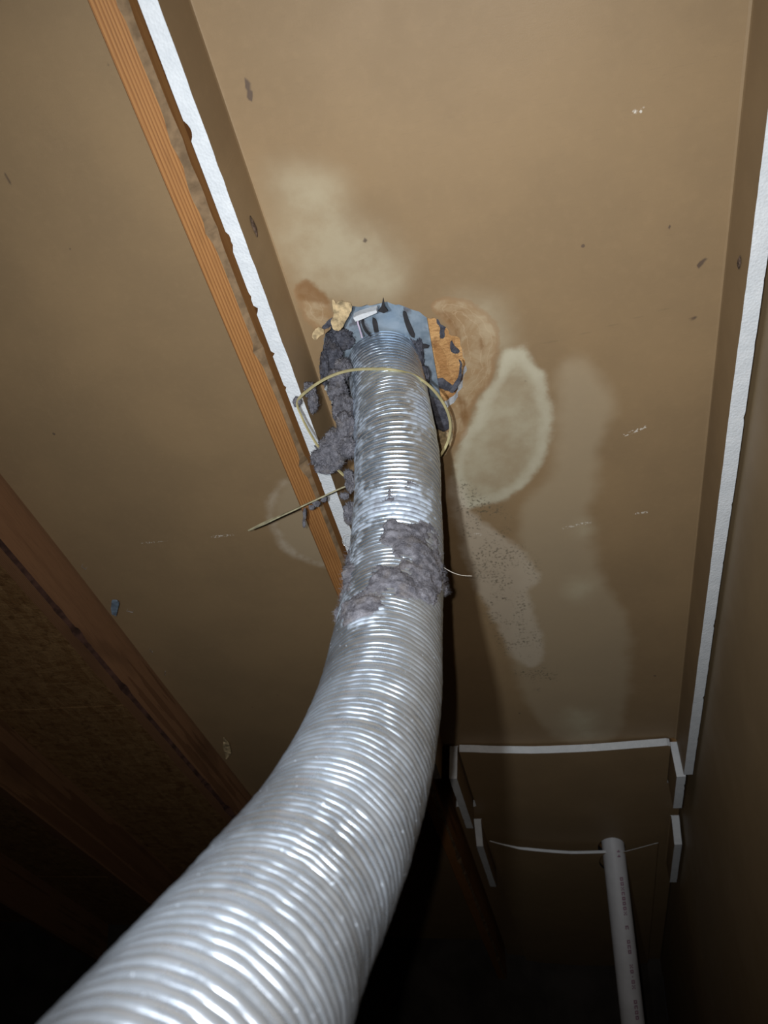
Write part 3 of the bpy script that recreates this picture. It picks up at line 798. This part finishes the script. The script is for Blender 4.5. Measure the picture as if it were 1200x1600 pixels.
lint_clump('lint strand hanging under the right end of the cable tie', [(684, 722, .995, .0035, .008, .004), (686, 736, .995, .0028, .007, .004), (681, 715, .995, .005, .003, .004)], 11, M_LINT, 90, .005)
lint_clump('thin lint strand dangling from the tail of the cable tie', [(476, 803, 1.06, .0022, .008, .003), (475, 818, 1.06, .002, .006, .003)], 12, M_LINT, 60, .004)
lint_clump('lint crumbs on the tail of the cable tie over the rafter', [(494, 787, 1.045, .005, .004, .004), (506, 780, 1.035, .004, .004, .003), (487, 793, 1.05, .004, .003, .003)], 13, M_LINT, 80, .004)
lint_clump('pale lint puff at the lower left corner of the duct', [(150, 1594, .268, .008, .0045, .008), (185, 1570, .275, .006, .003, .006)], 14, M_LINT, 300, .0025)
lint_clump('dark lint gathered behind the right side of the duct in the hole', [(655, 560, 1.055, .006, .030, .012), (662, 590, 1.05, .007, .016, .012), (645, 535, 1.06, .010, .010, .010)], 15, M_LINTD, 260, .006)

def lint_sheet(label, pix, c, thick, seed, mat, nf=300):
    poly = resample(smooth_poly(plane(pix, c), 1), .003)
    poly = poly + np.stack([n2(poly[:, 0], poly[:, 1], 80, seed), n2(poly[:, 0], poly[:, 1], 80, seed + 3)], 1) * .004
    P, f, kd = slab(poly, .0025, lambda a, b: c + 0 * a, .001, jitter=.6)
    e = sdf(poly, P[:, 0], P[:, 1]); und = P[:, 2] < c + .0005
    h = np.clip(e / .008, 0, 1) ** .6 * thick * (.6 + .8 * np.clip(n2(P[:, 0], P[:, 1], 60, seed + 9) + .3, 0, 1)) + n2(P[:, 0], P[:, 1], 300, seed) * .0012
    P[:, 2] = np.where(und, c - h, c + .0005)
    nn = np.tile([0, 0, -1.0], (len(P), 1))
    fb = fibres(P[und], nn[und], nf, .006, seed=seed)
    nl = len(f); P2, f2 = merge((P, f), fb); sm = np.zeros(len(f2), bool); sm[:nl] = True
    return tag(mesh_obj('lint_sheet', P2, f2, mat, smooth=sm), label, 'lint', lint_group)
lint_sheet('dark grey lint sheet under the right arc of the cable tie', [(640, 600), (665, 612), (690, 628), (703, 645), (704, 672), (692, 674), (680, 664), (668, 655), (655, 655)], .8625, .006, 31, M_LINTD)
lint_sheet('lint rim along the right edge of the hole', [(716, 560), (720, 566), (720, 585), (715, 606), (706, 617), (701, 612), (711, 598), (716, 580)], .8635, .001, 32, M_LINTD, 80)
lint_sheet('lint flake at the upper left rim of the hole', [(500, 512), (512, 500), (535, 493), (545, 490), (548, 494), (538, 500), (510, 516)], .8620, .003, 33, M_LINTD, 100)
lint_sheet('dark lint flake on the bare wood in the hole, upper one', [(684, 492), (694, 500), (699, 508), (696, 522), (690, 530), (686, 524), (690, 512), (682, 502)], .9165, .002, 34, M_LINTD, 40)
lint_sheet('dark lint flake on the bare wood in the hole, lower one', [(706, 530), (713, 540), (718, 550), (712, 554), (704, 548)], .9165, .002, 35, M_LINTD, 40)
lint_sheet('dark lint flake at the foot of the bare wood in the hole', [(676, 592), (690, 590), (700, 598), (712, 606), (700, 615), (684, 604)], .9165, .003, 36, M_LINTD, 60)

# ------------------------------------------------------------------ cable tie
def front_z(x, y, zd):
    q = np.where(front & (gpz > .1), (gpx - x) ** 2 + (gpy - y) ** 2, 1e12); k = np.unravel_index(np.argmin(q), q.shape)
    return min(zd, gpz[k] - .004) if q[k] < 30 else zd
tie = thing('cable_tie', atz(590, 660, .96), 'long yellowed nylon cable tie looped loosely around the duct', 'cable tie')
lp = [atz(x_, y_, front_z(x_, y_, z_) if y_ < 600 else z_) for x_, y_, z_ in [(548, 752, .962), (532, 738, .962), (516, 722, .958), (500, 702, .95), (484, 676, .945), (471, 650, .942), (465, 627, .944), (486, 606, .955), (514, 589, .968), (545, 579, .974),
                        (580, 576.5, .974), (615, 578, .974), (650, 588, .978), (678, 610, .986), (697, 638, .996), (704, 666, 1.005), (699, 692, 1.010), (686, 714, 1.012), (668, 728, 1.008),
                        (640, 742, .995), (605, 752, .985), (570, 757, .972)]]
path = catmull(np.array(lp + [lp[0]]), 12)[:-1]
P, f = tube(path, 1.0, closed=True, flat=(.0024, .0008), up=None)
ctr = path.mean(0)
def strap(path, wd, tk, closed):
    Q = path; n = len(Q); Tn = (np.roll(Q, -1, 0) - np.roll(Q, 1, 0)) if closed else np.gradient(Q, axis=0)
    Tn /= np.linalg.norm(Tn, axis=1)[:, None]; P = []; f = []
    # the strap stands on edge, tilted: its broad face looks half outwards, half at the room
    for i in range(n):
        rad_ = Q[i] - ctr; rad_ -= Tn[i] * (rad_ @ Tn[i]); rad_ /= np.linalg.norm(rad_)
        ax = np.cross(Tn[i], rad_); tw = .75
        u = rad_ * math.cos(tw) + ax * math.sin(tw); v_ = np.cross(Tn[i], u)
        w_ = wd[i] if hasattr(wd, '__len__') else wd
        for x, y in ((-1, -1), (1, -1), (1, 1), (-1, 1)): P.append(Q[i] + u * x * w_ + v_ * y * tk)
    for i in range(n if closed else n - 1):
        for j in range(4): a_, b_ = 4 * i, 4 * ((i + 1) % n); f.append([a_ + j, a_ + (j + 1) % 4, b_ + (j + 1) % 4, b_ + j])
    if not closed: f += [[3, 2, 1, 0], [4 * n - 4, 4 * n - 3, 4 * n - 2, 4 * n - 1]]
    return np.array(P), f
P, f = strap(path, .0017, .0008, True)
mesh_obj('strap', P, f, M_TIE, tie)
tl = catmull(np.array([atz(*q) for q in [(549, 756, .962), (530, 764, .985), (500, 778, 1.02), (465, 794, 1.06), (425, 812, 1.10), (388, 829, 1.13)]]), 8)
P, f = strap(tl, np.interp(np.linspace(0, 1, len(tl)), [0, .85, 1], [.0034, .0028, .0006]), .0009, False)
mesh_obj('tail', P, f, M_TIED, tie)
def box_at(p, half, rot, bev=.25):
    P = []; f = []
    sgn = [(x, y) for x, y in ((-1, -1 + bev), (-1 + bev, -1), (1 - bev, -1), (1, -1 + bev), (1, 1 - bev), (1 - bev, 1), (-1 + bev, 1), (-1, 1 - bev))]
    for zz, k in ((-1, .85), (-.75, 1), (.75, 1), (1, .85)):
        for x, y in sgn: P.append(p + rot @ (np.array([x * k, y * k, zz]) * half))
    for i in range(3):
        for j in range(8): f.append([8 * i + j, 8 * i + (j + 1) % 8, 8 * i + 8 + (j + 1) % 8, 8 * i + 8 + j])
    f += [list(range(8))[::-1], list(range(24, 32))]
    return np.array(P), f
rotc = np.stack([BAS[:, 0] * .8 + BAS[:, 1] * .6, -BAS[:, 0] * .6 + BAS[:, 1] * .8, BAS[:, 2]], 1)
P, f = box_at(atz(546, 754, .958), np.array([.0045, .0036, .003]), rotc)
mesh_obj('head', P, f, M_TIE, tie)

# ------------------------------------------------------------------ torn paper round the hole
def flap(label, pix, c0, drop, seed, thick=.0012, ctr=None):
    """torn facing paper that curls down off the panel: drop(m) at the free end given by the far pixel"""
    poly = resample(smooth_poly(plane(pix, c0), 1), .002)
    poly = poly + np.stack([n2(poly[:, 0], poly[:, 1], 120, seed), n2(poly[:, 0], poly[:, 1], 120, seed + 3)], 1) * .003
    root = at(*ctr, c0)[:2] if ctr else poly[0]
    dm = np.linalg.norm(poly - root, axis=1).max()
    def cf(a, b):
        t = np.hypot(a - root[0], b - root[1]) / dm
        return c0 - .0015 - drop * t ** 1.5 * (1 + .5 * n2(a, b, 40, seed)) - .0015 * n2(a, b, 90, seed + 2)
    P, f, kd = slab(poly, .0025, cf, thick, jitter=.5)
    return tag(mesh_obj('torn_paper', P, f, M_TORN, smooth=kd != 1), label, 'paper', 'torn paper scraps around the hole')
flap('pale torn paper tongue hanging at the upper left of the hole', [(524, 472), (540, 468), (552, 474), (548, 490), (540, 500), (532, 512), (522, 509), (519, 497), (523, 484)], C_PANEL, .010, 1, ctr=(538, 466))
flap('small orange paper curl at the left rim of the hole', [(500, 508), (508, 512), (504, 520), (494, 527), (487, 524), (490, 515)], C_PANEL, .006, 2, ctr=(488, 508))
flap('thin folded paper lip beside the pale tongue', [(517, 468), (523, 472), (526, 480), (521, 486), (519, 477)], C_PANEL, .004, 3, ctr=(520, 466))
flap('ragged pale paper below the dark lint right of the duct', [(672, 662), (684, 668), (695, 676), (706, 672), (708, 690), (700, 705), (690, 716), (682, 700), (674, 680)], C_PANEL, .003, 4, ctr=(705, 690))
# white foam lip, black shard, lilac wire
P, f, kd = slab(resample(plane([(552, 495), (562, 490), (588, 483), (590, 487), (566, 497), (556, 501)], C_PANEL), .003), .004, lambda a, b: C_PANEL - .003 + n2(a, b, 80, 3) * .001, .012)
tag(mesh_obj('foam_chip', P, f, M_FOAM), 'white broken foam chip at the top rim of the hole', 'foam chip')
P, f, kd = slab(resample(plane([(591, 484), (596, 478), (599, 463), (602, 478), (607, 484), (600, 487)], C_PANEL), .002), .003, lambda a, b: C_PANEL - .004 + 0 * a, .003)
tag(mesh_obj('metal_shard', P, f, M_DARK), 'pointed dark shard sticking up from the top of the hole', 'shard')
P, f = tube(catmull(np.array([atz(*q) for q in [(561, 492, 1.005), (559, 503, 1.01), (562, 514, 1.01), (566, 528, 1.005)]]), 8), .0012, 8)
tag(mesh_obj('wire', P, f, M_WIRE, smooth=True), 'short lilac wire between the hole rim and the duct top', 'wire')
P, f = tube(catmull(np.array([atz(*q) for q in [(570, 491, 1.015), (566, 502, 1.015), (570, 515, 1.012), (579, 525, 1.005)]]), 8), .0014, 6)
tag(mesh_obj('cord', P, f, M_DARK, smooth=True), 'short black twisted cord curling above the duct top', 'cord')

# ------------------------------------------------------------------ small things
P, f = tube(catmull(np.array([atz(*q) for q in [(678, 872, .79), (690, 884, .79), (706, 894, .80), (722, 899, .81), (738, 900, .82)]]), 8), .0003, 5)
tag(mesh_obj('fibre', P, f, M_HAIR, smooth=True), 'single pale fibre sticking out right of the duct', 'fibre')
ang = np.linspace(0, 2 * np.pi, 40, endpoint=False)
cd = atz(543, 845, .97)
P, f = tube(np.array([cd + .0075 * (BAS[:, 0] * math.cos(t) * .9 + BAS[:, 1] * math.sin(t)) for t in ang]), .0005, 6, closed=True)
P2, f2 = ICO4; q = atz(550, 842, .965) + P2 * .0026
lo_ = thing('plastic_loop', cd, 'tiny clear plastic loop with a bright bead at the foam edge', 'plastic loop')
mesh_obj('loop', P, f, M_CLEAR, lo_, smooth=True); mesh_obj('bead', q, f2, M_CLEAR, lo_, smooth=True)

def staple(x, y, c, ang, ln, label):
    p = at(x, y, c); d_ = np.array([math.cos(ang), math.sin(ang), 0]); n_ = np.array([0, 0, 1.0])
    pts = [p + d_ * ln * .5 + n_ * .006, p + d_ * ln * .5 - n_ * .001, p - d_ * ln * .5 - n_ * .001, p - d_ * ln * .5 + n_ * .006]
    P, f = tube(np.array(pts), .0006, 6)
    tag(mesh_obj('staple', P, f, M_STAPLE), label, 'staple', 'staples along the brown rafter')
staple(131, 887, C_PANEL - .001, 1.2, .010, 'tiny steel staple at the top corner of the brown rafter')
staple(203, 955, C_PANEL - .001, .5, .012, 'tiny steel staple beside the blue grey plastic clip')
staple(236, 1017, C_PANEL - .001, 1.5, .010, 'tiny steel staple on the rafter below the plastic clip')
staple(258, 1052, C_PANEL - .001, 2.0, .014, 'lowest visible steel staple on the brown rafter')
P, f, kd = slab(resample(plane([(176, 936), (184, 936), (187, 942), (182, 962), (176, 958), (174, 948)], .845), .004), .005, lambda a, b: .842 + n2(a, b, 60, 2) * .004, .003)
tag(mesh_obj('plastic_clip', P, f, M_BLUE), 'blue grey plastic scrap on the brown rafter', 'plastic scrap')
P, f, kd = slab(resample(plane([(350, 1150), (358, 1158), (362, 1176), (354, 1184), (349, 1168)], .85), .006), .008, lambda a, b: .846 + n2(a, b, 60, 4) * .006, .003)
tag(mesh_obj('paper_scrap', P, f, M_TORN), 'small pale paper scrap at the lower end of the brown rafter', 'paper')

# ------------------------------------------------------------------ plastic pipe
pw = W(np.array([pipe_at[0], pipe_at[1], .845]))
pipe = thing('plastic_pipe', (pw[0], pw[1], 0), 'white plastic vent pipe standing at lower right with purple print', 'pipe', world=True)
RP = .0302
def cyl(name, r0, z0, z1, mat, ri=None):
    n = 48; tt = np.linspace(0, 2 * np.pi, n, endpoint=False); zs = np.linspace(z0, z1, 14)
    V = np.array([(pw[0] + r0 * math.cos(t), pw[1] + r0 * math.sin(t), zz) for zz in zs for t in tt]); i = np.arange(14 * n).reshape(14, n); j = np.roll(i, -1, 1)
    f = np.stack([i[:-1], j[:-1], j[1:], i[1:]], -1).reshape(-1, 4)
    return mesh_obj(name, V, f, mat, pipe, world=V, coord=V, smooth=True)
cyl('tube', RP, 0, pw[2] + .06, M_PVC)
# worn, unreadable print down the side facing right of the camera
pr_ = random.Random(4); zz = pw[2] - .02; V = []; f = []
dirc = math.atan2(CAMPOS[1] - pw[1], CAMPOS[0] - pw[0]) + .42
def glyph(zc, hz, wa, kind):
    cells = {'o': [(0, 0), (0, 1), (0, 2), (2, 0), (2, 1), (2, 2), (1, 0), (1, 2)], 'i': [(1, 0), (1, 1), (1, 2), (0, 1)], 'e': [(0, 0), (1, 0), (2, 0), (0, 1), (0, 2), (1, 2), (2, 2)], 'x': [(0, 0), (2, 0), (1, 1), (0, 2), (2, 2)], 'd': [(1, 1)]}[kind]
    for (cx, cy) in cells:
        t0 = dirc - wa / 2 + wa * cy / 3; t1 = t0 + wa / 3.0; z0 = zc - hz * cx / 3; z1 = z0 - hz / 3
        o = len(V)
        for k in range(3):
            t = t0 + (t1 - t0) * k / 2
            for q in (z0, z1): V.append((pw[0] + (RP + .0004) * math.cos(t), pw[1] + (RP + .0004) * math.sin(t), q))
        for k in range(2): f.append([o + 2 * k, o + 2 * k + 1, o + 2 * k + 3, o + 2 * k + 2])
while zz > .35:
    k = pr_.random()
    if k < .2: zz -= .022; continue
    glyph(zz, .009, .30, pr_.choice('oiexoeoixd')); zz -= .0120
V = np.array(V)
tag(mesh_obj('print', V, f, M_PRINT, pipe, world=V, coord=V), kind='stuff')
for o in bpy.data.objects:
    if '_base' in o: del o['_base']
